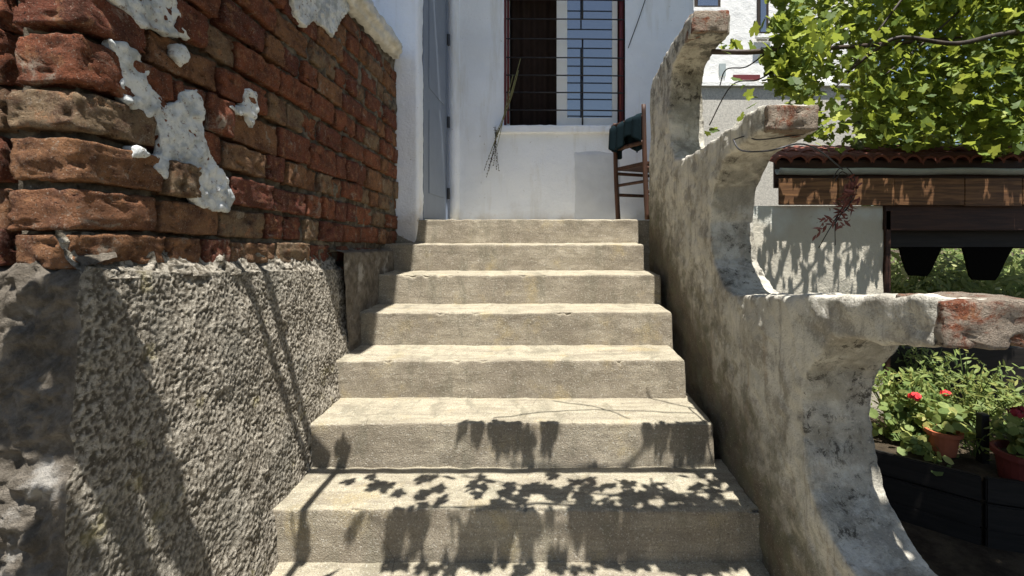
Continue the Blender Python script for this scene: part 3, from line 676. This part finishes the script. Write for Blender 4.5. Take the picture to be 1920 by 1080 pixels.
# canes over the steps: where their leaves throw shade
z_of = lambda y, z: z * F / (CY - y)
def cast(x, y, surf, n, sx, sy, size=.062, drop=.5):
    for _ in range(int(n * 1.35 + .5)):
        px, py = x + random.gauss(0, sx * 1.15), y + random.gauss(0, sy * 1.25)
        if surf[0] == 'r': d = step_d(surf[1]); 
        else: d = z_of(py, step_z(surf[1])) if py > CY + 5 else 2
        p = P(px, py, d); zq = rn(.78, 1.2); q = back(p, zq)
        while CY - q[2] / q[1] * F > -75 and zq < 1.6: zq += .05; q = back(p, zq)
        nr = Vector((random.gauss(0, .5), random.gauss(-.5, .5), random.gauss(.5, .5))).normalized()
        L.add(q, size * rn(.75, 1.35), nr, rn(0, 6.28), random.random())
r5, t6, r6, t7 = ('r', 5), ('t', 6), ('r', 6), ('t', 7)
for a in ((898, 805, r5, 3, 10, 8), (945, 815, r5, 4, 12, 10), (975, 830, r5, 4, 12, 10), (1025, 808, r5, 3, 8, 8), (1225, 815, r5, 4, 10, 12), (1265, 825, r5, 7, 22, 14), (1310, 835, r5, 5, 12, 12), (635, 835, r5, 1, 8, 10),
          (660, 905, t6, 1, 5, 4), (715, 918, t6, 2, 10, 5), (790, 925, t6, 2, 10, 6), (840, 905, t6, 2, 14, 5), (905, 905, t6, 4, 16, 8), (950, 930, t6, 6, 22, 8), (1010, 915, t6, 4, 20, 8), (1080, 905, t6, 5, 30, 8), (1150, 935, t6, 5, 25, 8), (1230, 925, t6, 7, 25, 10), (1320, 930, t6, 6, 30, 12), (1110, 950, t6, 5, 30, 6), (960, 952, t6, 4, 30, 4),
          (682, 970, r6, 1, 5, 6), (790, 985, r6, 1, 6, 10), (740, 1030, r6, 1, 4, 8), (852, 985, r6, 1, 6, 10), (905, 1000, r6, 4, 10, 14), (960, 990, r6, 4, 14, 14), (1080, 980, r6, 4, 12, 10), (1140, 990, r6, 1, 8, 10), (1220, 1000, r6, 8, 18, 20), (1290, 1010, r6, 9, 25, 20), (1370, 1010, r6, 9, 25, 20),
          (1250, 940, t6, 8, 60, 8), (1380, 920, t6, 6, 25, 12), (1060, 925, t6, 6, 50, 10), (1200, 985, r6, 8, 16, 14), (1250, 1020, r6, 10, 30, 20), (1340, 980, r6, 10, 40, 14), (1400, 1030, r6, 10, 20, 20), (930, 1000, r6, 4, 14, 20), (700, 900, t6, 3, 40, 10), (800, 945, t6, 3, 40, 8), (760, 1000, r6, 2, 20, 14), (650, 1000, r6, 1, 10, 14), (1330, 905, t6, 8, 40, 8), (1100, 925, t6, 8, 60, 14), (960, 920, t6, 6, 40, 12), (1000, 1010, r6, 4, 14, 20), (1130, 1030, r6, 5, 10, 12), (700, 1062, t7, 5, 50, 8), (850, 1062, t7, 7, 50, 8), (1100, 1060, t7, 12, 90, 8), (1330, 1058, t7, 16, 50, 8), (1300, 1062, t7, 9, 60, 6), (1000, 1065, t7, 6, 120, 6), (760, 1060, t7, 2, 40, 6), (890, 1060, t7, 2, 20, 6)): cast(*a)
# unseen leaves added to shadow the plinth and, as a canopy, darken the garden
for _ in range(16): L.add((rn(-1.05, -.80), rn(.65, .72) + random.gauss(0, .03), rn(.9, 1.0)), .11 * rn(.7, 1.2), up_normal(.4, (0, -.2, 1)), rn(0, 6.28), random.random())
for _ in range(260): L.add((rn(-1.7, -.78), rn(.05, .455), rn(.95, 1.15)), .11 * rn(.7, 1.2), up_normal(.4, (0, -.2, 1)), rn(0, 6.28), random.random())
for _ in range(3000):
    x, y = rn(1.15, 3.6), rn(.3, 1.85)
    if x < 1.36 + .15 * vn(np.array([[x, y, 0]]), .3)[0]: continue
    L.add((x, y, rn(1.35, 1.9)), .12 * rn(.7, 1.25), up_normal(.35, (0, 0, 1)), rn(0, 6.28), random.random())
for _ in range(22): L.add((rn(.95, 1.35), rn(.2, .75), rn(1.35, 1.8)), .09 * rn(.7, 1.25), up_normal(.4, (0, 0, 1)), rn(0, 6.28), random.random())
for _ in range(220): L.add((rn(2.5, 4.2), rn(2.85, 3.5), rn(1.6, 1.95)), .12 * rn(.7, 1.25), up_normal(.4, (0, 0, 1)), rn(0, 6.28), random.random())
# nearest, largest leaves in view are single objects
vis_sorted = sorted(range(len(vis)), key=lambda i: vis[i][0][1] / vis[i][1])
inview = [i for i in vis_sorted if CX + vis[i][0][0] / vis[i][0][1] * F < 1925 and CY - vis[i][0][2] / vis[i][0][1] * F > -5][:300]
ids = set(inview); rest = [it for i, it in enumerate(L.items) if i not in ids]
lm = []
for k in range(12):
    me = L.mesh([((0, 0, 0), 1, (0, 0, 1), 0, k / 11)], 'leaf', M['leaf']); lm.append(me)
for i in inview:
    p, sz, nr, sp, to = vis[i]; o = bpy.data.objects.new('leaf', lm[int(to * 11.99)]); C.objects.link(o)
    o.matrix_world = Matrix.Translation(p) @ rot_for(nr, sp).to_4x4() @ Matrix.Scale(sz, 4); o.parent = vine; o.matrix_parent_inverse = vine.matrix_world.inverted()
o = keep(link('foliage', L.mesh(rest, 'foliage', M['leaf'])), vine); o['kind'] = 'stuff'
def cane(pts, r0, r1, name='branch', n=7):
    bm = bmesh.new(); tube(bm, spline(pts, 6), r0, r1, n); return keep(obj(name, bm, M['bark'], None, True), vine)
cane([P(1590, 135, 2.85), P(1640, 95, 2.8), P(1690, 70, 2.76), P(1790, 82, 2.72), P(1880, 64, 2.78), P(2050, 40, 2.85)], .009, .016)
cane([P(1560, 170, 2.9), P(1595, 130, 2.9), P(1660, 40, 2.9), P(1720, -40, 2.9)], .005, .009)
cane([P(1660, 140, 2.95), P(1720, 90, 2.95), P(1800, 20, 2.95)], .004, .007)
cane([(3.05, 2.45, -1.66), (3.0, 2.4, -.6), (3.08, 2.5, .4), (2.95, 2.45, 1.3)], .045, .03, 'trunk')
cane([P(1440, 96, 2.4), P(1400, 125, 2.4), P(1362, 130, 2.4), P(1350, 160, 2.4)], .004, .003)
cane([P(1455, 130, 2.42), P(1420, 150, 2.42), P(1372, 160, 2.42), P(1330, 235, 2.43)], .004, .003)
for _ in range(7):
    y0 = rn(.75, 1.25); x0 = rn(-.5, .4); cane([(x0, y0, rn(1.25, 1.5)), (x0 + .5, y0 + rn(-.08, .08), rn(1.25, 1.5)), (x0 + 1.0, y0 + rn(-.12, .12), rn(1.25, 1.55)), (1.9, 1.1, 1.5)], .004, .008)
for x0, x1 in ((690, 760), (840, 850), (905, 912), (985, 998), (1085, 1140), (1180, 1170), (1260, 1300), (545, 552)):     # hanging tendrils
    cane([back(P(x0, 965, step_d(6)), 1.0), back(P((x0 + x1) / 2 + rn(-8, 8), 1000, step_d(6)), 1.03), back(P(x1, 1045, step_d(6)), 1.0)], .004, .003, 'tendril', 5)
# thin bare shoots whose shadows cross the sixth tread
for q in (((925, 785), (1040, 772), (1160, 770), (1300, 776)), ((1035, 752), (1120, 765), (1180, 785)), ((1210, 745), (1260, 758), (1320, 770))):
    cane([back(P(x, y, z_of(y, step_z(5))), 1.3 + .05 * i) for i, (x, y) in enumerate(q)], .005, .004, n=5)

# ------------------------------------------------------------------ tiled shed
SDD = 3.27
shed = thing('shed', 'low white garden shed with clay tile eave and orange brown fascia', 'shed', (2.8, SDD, -1.66))
bpy.context.view_layer.update()
sx = lambda x, d=SDD: (x - CX) / F * d
szz = lambda y, d=SDD: (CY - y) / F * d
def shgrid(name, x0, x1, z0, z1, y, m):
    nx, n2 = int((x1 - x0) / .025), int((z1 - z0) / .025); a, b = np.meshgrid(np.linspace(x0, x1, nx), np.linspace(z0, z1, n2), indexing='ij')
    V = np.zeros((nx, n2, 3)); V[..., 0] = a; V[..., 1] = y; V[..., 2] = b; V[..., 1] += .007 * fbm(V, .2, 4, 9); return keep(grid(name, V, m), shed)
shgrid('wall', sx(1400), sx(1656), -1.66, szz(386), SDD, M['shedw'])
keep(box('wall_end', sx(1656) - .04, sx(1656), SDD + .02, SDD + .25, -1.66, szz(400), M['shedw']), shed)
keep(box('corner_post', sx(1657), sx(1667), SDD - .02, SDD + .06, -1.66, szz(395), M['beam'], None, .004), shed)
keep(box('beam', sx(1655), 4.6, SDD - .02, SDD + .07, szz(432), szz(380), M['beam'], None, .006), shed)
keep(box('beam', sx(1672), 4.6, SDD + .22, SDD + .30, szz(468), szz(416), M['beam'], None, .006), shed)
x = sx(1452); k = 0
while x < 4.5:
    wd = rn(.28, .62); keep(box('fascia_board', x, x + wd - .004, SDD - .07 + rn(-.004, .004), SDD - .052, szz(385, SDD - .07) + rn(-.006, .004), szz(334, SDD - .07), M['fascia'], None, .003), shed); x += wd
bm = bmesh.new(); rg = []
for xx in np.linspace(sx(1455), 4.6, 60):
    rg.append([bm.verts.new((xx, SDD - .02 + .032 * math.cos(t) , szz(317, SDD - .02) + .034 * math.sin(t) + .003 * math.sin(xx * 9))) for t in np.linspace(math.pi * .98, 2 * math.pi * 1.0, 8)])
for a_, b_ in zip(rg, rg[1:]):
    for i in range(7): bm.faces.new((a_[i], b_[i], b_[i + 1], a_[i + 1]))
go = keep(obj('gutter', bm, M['gutter'], None, True), shed); gs = go.modifiers.new('t', 'SOLIDIFY'); gs.thickness = .008
keep(box('eave_board', sx(1455), 4.6, SDD + .018, SDD + .04, szz(352, SDD), szz(300, SDD), M['beam']), shed)
# clay pantiles: short courses of half barrels running up the slope
def tile_mesh(seed):
    r = random.Random(seed); bm = bmesh.new(); rows = []
    for yv, rad in ((0, .062), (.18, .058), (.36, .054)):
        rows.append([bm.verts.new((rad * math.cos(t), yv, rad * .75 * math.sin(t) + yv * .30 + r.uniform(-.003, .003))) for t in np.linspace(math.pi, 0, 8)])
    for a_, b_ in zip(rows, rows[1:]):
        for i in range(7): bm.faces.new((a_[i], a_[i + 1], b_[i + 1], b_[i]))
    rr2 = [bm.verts.new((v.co.x * .8, v.co.y, v.co.z - .015)) for v in rows[0]]
    for i in range(7): bm.faces.new((rows[0][i + 1], rows[0][i], rr2[i], rr2[i + 1]))
    me = bpy.data.meshes.new('tile'); bm.to_mesh(me); bm.free(); me.materials.append(M['tile']); return me
tm = [tile_mesh(i) for i in range(4)]
x = sx(1466)
while x < 4.5:
    for c in range(2):
        o = bpy.data.objects.new('tile', random.choice(tm)); C.objects.link(o); o.location = (x + rn(-.006, .006), SDD - .01 + c * .30, szz(303, SDD - .01) + c * .10 + rn(-.006, .006)); o.rotation_euler = (0, rn(-.05, .05), rn(-.05, .05)); keep(o, shed)
    x += .118
keep(box('roof_deck', sx(1462), 4.6, SDD + .03, SDD + .62, 0, .02, M['beam'], None, 0, Matrix.Rotation(math.radians(17), 3, 'X'), (2, SDD + .03, 0)), shed)
bpy.data.objects['roof_deck'].location.z += szz(306, SDD)

def pot(name, label, cat, loc, r0, r1, h, m, n=18, group=None, lip=.012):
    t = thing(name, label, cat, loc, group); bm = bmesh.new()
    lathe(bm, [(r0, 0), (r0 + (r1 - r0) * .5, h * .5), (r1 - .004, h * .84), (r1 + lip, h * .85), (r1 + lip, h), (r1 - .006, h), (r1 - .02, h * .85)], n); obj('pot_body', bm, m, t, False)
    return t
# dark valance with tapering tabs below the beam
vy = SDD + .10
for xa, xb, xc, xd, yb in ((1562, 1642, 1578, 1618, 518), (1688, 1766, 1704, 1742, 518), (1806, 1900, 1823, 1869, 526), (1940, 2032, 1958, 2006, 530), (2070, 2160, 2086, 2136, 532)):
    if xa < 1650: continue
    bm = bmesh.new(); pr = [(xa - 6, 452), (xa, 464), (xa + (xc - xa) * .35, 484), (xc - 3, yb - 10), (xc + 3, yb - 1), (xd - 3, yb), (xd + 4, yb - 9), (xd + (xb - xd) * .6, 486), (xb, 464), (xb + 8, 452)]
    fr_ = [bm.verts.new((sx(x, vy) + rn(-.002, .002), vy, szz(y, vy))) for x, y in pr]; bk = [bm.verts.new((v.co.x, vy + .022, v.co.z)) for v in fr_]; n_ = len(fr_)
    bm.faces.new(fr_[::-1]); bm.faces.new(bk)
    for q in range(n_): bm.faces.new((fr_[q], fr_[(q + 1) % n_], bk[(q + 1) % n_], bk[q]))
    keep(obj('valance_tab', bm, M['blackpot']), shed)
keep(box('valance_board', sx(1668, vy), 4.6, vy - .004, vy + .026, szz(464, vy), szz(425, vy), M['darkwood'], None, .004), shed)

# withered bunch on its wire
bun = thing('withered_vine_bunch', 'withered reddish bunch hanging from a wire before the tiled eave', 'dried plant', P(1580, 325, 2.2))
bpy.context.view_layer.update()
lf = Leaves('narrow'); r3 = random.Random(8)
for k in range(150):
    t = r3.random(); x = 1600 - 20 * t + r3.gauss(0, 7) - (18 if t > .5 and r3.random() < .4 else 0); y = 335 + 95 * t + r3.gauss(0, 5)
    if y > 395 and r3.random() < .5: x = 1548 + (y - 400) * -.3 + r3.gauss(0, 9); y += 12
    lf.add(P(x, y, 2.2 + r3.uniform(-.05, .05)), r3.uniform(.025, .05), up_normal(1, (0, 0, 0)), r3.uniform(0, 6), r3.random())
keep(link('withered_leaves', lf.mesh(lf.items, 'withered_leaves', M['dryred'])), bun)
bm = bmesh.new()
for q in (((1562, 335), (1572, 318), (1588, 315), (1602, 335), (1604, 365), (1580, 400)), ((1566, 340), (1578, 322), (1596, 338), (1592, 375), (1562, 425)), ((1602, 350), (1590, 390), (1568, 410), (1566, 460)), ((1585, 380), (1555, 430), (1535, 465))):
    tube(bm, spline([P(x, y, 2.2) for x, y in q], 5), .0028, .002, 5)
keep(obj('tendril', bm, M['bark'], None, True), bun)
bm = bmesh.new()
tube(bm, spline([P(1375, 262, 1.66), P(1390, 282, 1.6), P(1440, 283, 1.48), P(1500, 270, 1.49), P(1540, 285, 1.8), P(1580, 318, 2.2)], 8), .003, n=5)
tube(bm, spline([P(1375, 262, 1.67), P(1400, 255, 1.63), P(1425, 262, 1.56), P(1515, 250, 1.55)], 8), .0025, n=5)
tag(obj('wire', bm, M['black'], None, True), 'thin black wire looped round the middle horn of the parapet', 'wire')

# ------------------------------------------------------------------ house behind, upper right
bh = thing('pebbledash_house', 'white house with pebbledash base behind the vine at upper right', 'house', (2.4, 6.4, -1.66))
bpy.context.view_layer.update()
BD = 6.4; kx = lambda x: (x - CX) / F * BD; kz = lambda y: (CY - y) / F * BD
keep(box('wall', kx(1200), kx(1610), BD, BD + .3, kz(160), 5.5, M['far_white']), bh)
keep(box('base_wall', kx(1200), kx(1612), BD - .03, BD + .3, -1.66, kz(164), M['pebble']), bh)
keep(box('drip_ledge', kx(1200), kx(1614), BD - .08, BD - .001, kz(164) + .002, kz(157), M['far_white']), bh)
for x0, x1, y0 in ((1302, 1350, 19), (1419, 1440, 68)):
    wv = keep(box('window', kx(x0), kx(x1), BD - .02, BD - .004, kz(y0), 5.0, M['dark_in']), bh)
    keep(box('window_sill', kx(x0) - .04, kx(x1) + .04, BD - .09, BD - .022, kz(y0) - .05, kz(y0), M['far_white']), wv); keep(box('pane', kx(x0) + .04, kx(x1) - .04, BD - .03, BD - .022, kz(y0) + .05, 4.9, M['glass']), wv)
keep(box('vent', kx(1348), kx(1360), BD - .02, BD - .004, kz(143), kz(120), M['gutter']), bh)
keep(box('vent', kx(1374), kx(1424), BD - .02, BD - .004, kz(150), kz(141), M['red']), bh)

# ------------------------------------------------------------------ garden bed, pots and plants
bed = thing('raised_bed', 'dark timber edged garden bed below the shed', 'garden bed', (2.6, 2.9, -1.66))
bpy.context.view_layer.update()
BZ = -1.31
pts = [(1.30, 2.95), (1.95, 2.72), (2.32, 2.42), (4.4, 1.75), (4.6, 4.2), (1.30, 4.2)]
bm = bmesh.new(); lo = [bm.verts.new((x, y, -1.66)) for x, y in pts]; hi = [bm.verts.new((x, y, BZ - .02)) for x, y in pts]; bm.faces.new(hi)
for i in range(6): bm.faces.new((lo[i], lo[(i + 1) % 6], hi[(i + 1) % 6], hi[i]))
keep(obj('soil', bm, M['soil']), bed)
for (xa, ya), (xb, yb) in zip(pts[:3], pts[1:4]):
    for zc in (-1.36, -1.50, -1.63):
        ang = math.atan2(yb - ya, xb - xa); ln = math.hypot(xb - xa, yb - ya)
        o = box('edge_board', 0, ln - .006, -.035, -.004, zc - .066, zc + .066, M['darkwood'], None, .006); o.location = (xa, ya, 0); o.rotation_euler = (0, 0, ang + rn(-.004, .004)); keep(o, bed)
keep(box('back_board', 1.9, 4.6, 3.36, 3.42, -1.4, -.86, M['darkwood'], None, .005), bed)

def plant(name, label, cat, base, n, spread, height, size, kind, m, group=None, stems=9, droop=0.0, spin=None):
    t = thing(name, label, cat, base, group); bpy.context.view_layer.update(); lv = Leaves(kind); bm = bmesh.new(); r = random.Random(sum((i + 1) * ord(ch) for i, ch in enumerate(label)) % 99991)
    ends = []
    for s_ in range(stems):
        a = r.uniform(0, 6.28); rad = spread * math.sqrt(r.random()); h = height * r.uniform(.55, 1) * (1 - .35 * rad / spread)
        pts_ = [Vector((0, 0, 0)) + Vector((math.cos(a), math.sin(a), 0)) * rad * .12, Vector((math.cos(a) * rad * .5, math.sin(a) * rad * .5, h * .6)), Vector((math.cos(a) * rad, math.sin(a) * rad, h - droop * rad))]
        sp = spline(pts_, 6); tube(bm, sp, .0045, .002, 5); ends.append(sp)
    for k in range(n):
        sp = r.choice(ends); q = sp[min(len(sp) - 1, int(len(sp) * (.2 + .8 * r.random() ** .7)))]
        p = q + Vector((r.gauss(0, size * .9), r.gauss(0, size * .9), r.gauss(0, size * .6)))
        lv.add(p, size * r.uniform(.6, 1.3), Vector((r.gauss(0, .55), r.gauss(-.35, .55), r.gauss(.7, .5))).normalized(), r.uniform(0, 6.28), r.random())
    obj('stem', bm, M['stem'], t, True); o = link('foliage', lv.mesh(lv.items, 'foliage', m), None, t); o['kind'] = 'stuff'
    return t, ends
def flower(par, loc, r, m):
    bm = bmesh.new(); rr = random.Random(int(abs(loc[0]) * 1e4))
    for k in range(26):
        a = rr.uniform(0, 6.28); e = rr.uniform(-.2, 1.3); dv = Vector((math.cos(a) * math.cos(e), math.sin(a) * math.cos(e), math.sin(e) * .7))
        c = dv * r * rr.uniform(.5, 1); u = dv.orthogonal().normalized(); v = dv.cross(u); s_ = r * .42
        bm.faces.new([bm.verts.new(Vector(loc) + c + u * s_ * math.cos(q) + v * s_ * math.sin(q) + dv * rr.uniform(-.004, .004)) for q in np.linspace(0, 5.2, 6)])
    return obj('flower', bm, m, par)
def at(x, d): return (x - CX) / F * d
def base(x, d, z=BZ): return (at(x, d), d, z)
def rel(t, x, y, d): p = P(x, y, d); return (p[0] - t.location.x, p[1] - t.location.y, p[2] - t.location.z)
plant('feathery_plant', 'light green feathery plant beside the parapet at the bed corner', 'plant', base(1678, 2.98), 520, .21, .55, .05, 'narrow', M['herb'], stems=16)
t, _ = plant('geranium', 'green geranium with a round red bloom, left of the terracotta pot', 'plant', base(1712, 2.86), 330, .20, .36, .045, 'round', M['dgreen'])
flower(t, rel(t, 1716, 744, 2.78), .036, M['redp'])
t, _ = plant('geranium', 'green geranium with a small red bloom above the terracotta pot', 'plant', base(1772, 3.0), 300, .2, .36, .043, 'round', M['dgreen'])
flower(t, rel(t, 1774, 738, 2.9), .03, M['redp'])
plant('tall_herb', 'tall yellow green herb with thin stems behind the black stake', 'plant', base(1815, 2.95), 620, .36, .66, .055, 'narrow', M['herb'], stems=26)
plant('leafy_herb', 'pale herb spreading to the right behind the dark red bloom', 'plant', base(1880, 3.05), 380, .36, .46, .055, 'narrow', M['herb'], stems=18)
plant('dark_shrub', 'dark leaved shrub in front of the boards under the lowest horn', 'plant', base(1730, 3.25), 260, .25, .72, .06, 'narrow', M['bush'], stems=14)
plant('trailing_plant', 'trailing leaves hanging over the dark edge of the bed', 'plant', base(1692, 2.78, BZ + .02), 200, .26, .12, .042, 'round', M['dgreen'], droop=.55)
plant('low_herb', 'low bright herb in front of the stake on the bed edge', 'plant', base(1825, 2.66), 130, .16, .26, .05, 'narrow', M['herb'])
tp = pot('terracotta_pot', 'small terracotta pot on the garden bed below the red blooms', 'plant pot', (at(1768, 2.70), 2.70, BZ - .005), .062, .082, .14, M['terra'], 20)
bm = bmesh.new(); lathe(bm, [(.07, .116), (.05, .122), (.02, .126)], 16); obj('potting_soil', bm, M['soil'], tp)
plant('potted_seedling', 'small pale seedling growing in the terracotta pot', 'plant', (at(1768, 2.70), 2.70, BZ + .115), 46, .09, .10, .05, 'round', M['herb'], stems=6)
dp2 = pot('dark_red_pot', 'dark red plant pot at the right edge of the picture', 'plant pot', (at(1922, 2.42), 2.42, -1.36), .10, .125, .19, M['darkpot'], 22)
bm = bmesh.new(); lathe(bm, [(.11, .16), (.06, .168), (.02, .17)], 16); obj('potting_soil', bm, M['soil'], dp2)
t, _ = plant('potted_geranium', 'dark green geranium with a maroon bloom in the dark red pot', 'plant', (at(1922, 2.42), 2.42, -1.19), 260, .2, .24, .048, 'round', M['dgreen'])
flower(t, rel(t, 1905, 775, 2.40), .035, M['maroon']); flower(t, rel(t, 1918, 770, 2.40), .03, M['maroon'])
bm = bmesh.new(); bx(bm, at(1842, 2.6), at(1857, 2.6), 2.6, 2.645, -1.45, (CY - 778) / F * 2.6); bmesh.ops.bevel(bm, geom=bm.edges[:], offset=.005, segments=1, affect='EDGES')
tag(obj('stake', bm, M['darkwood']), 'short black wooden stake standing in the garden bed', 'stake')

# bushes seen through the shed opening, and trees behind
for i, (x, d, hgt, sp, lab) in enumerate(((1700, 4.6, 1.85, .5, 'bright bush seen through the shed opening at its left end'), (1790, 4.9, 1.7, .55, 'bright bush seen between the two dark valance tabs'), (1905, 4.6, 1.6, .5, 'bright bush seen right of the dark valance tabs'), (1740, 4.35, 1.75, .5, 'low bush close behind the left valance tab'), (1860, 4.3, 1.75, .5, 'low bush close behind the right valance tab'), (1850, 5.6, 2.1, .8, 'taller dark bush farther behind the valance'))):
    plant('bush', lab, 'bush', (at(x, d), d, -1.66), 2200, sp, hgt, .12, 'narrow', M['bush'], 'bushes behind the shed', stems=44)
def tree(loc, h, r, n, label):
    t = thing('garden_tree', label, 'tree', loc, 'trees behind the shed'); lv = Leaves('vine')
    bm = bmesh.new(); tube(bm, spline([(0, 0, 0), (.05, .02, h * .35), (-.04, .05, h * .7), (0, 0, h)], 5), .13, .04, 9)
    for k in range(9):
        a = k * 2.4; tube(bm, spline([(0, 0, h * (.35 + .05 * k)), (math.cos(a) * r * .4, math.sin(a) * r * .4, h * (.5 + .05 * k)), (math.cos(a) * r * .8, math.sin(a) * r * .8, h * (.58 + .05 * k))], 4), .045, .012, 6)
    obj('trunk', bm, M['bark'], t, True)
    cl = [(Vector((random.gauss(0, r * .5), random.gauss(0, r * .5), h * .72 + random.gauss(0, h * .2))), rn(.25, .5) * r) for _ in range(26)]
    for _ in range(n):
        c, s_ = random.choice(cl); dv = Vector((random.gauss(0, 1), random.gauss(0, 1), random.gauss(0, 1))).normalized() * s_ * rn(.5, 1)
        lv.add(c + dv, rn(.10, .2), up_normal(.6, (0, -.2, .7)), rn(0, 6.28), random.random())
    o = link('crown', lv.mesh(lv.items, 'crown', M['leaf']), None, t); o['kind'] = 'stuff'
tree((5.4, 8.6, -1.66), 4.6, 1.7, 2600, 'leafy tree behind the vine near the pebbledash house'); tree((9.0, 9.2, -1.66), 4.4, 1.8, 2600, 'leafy tree behind the vine at the far right')
bpy.context.view_layer.update()
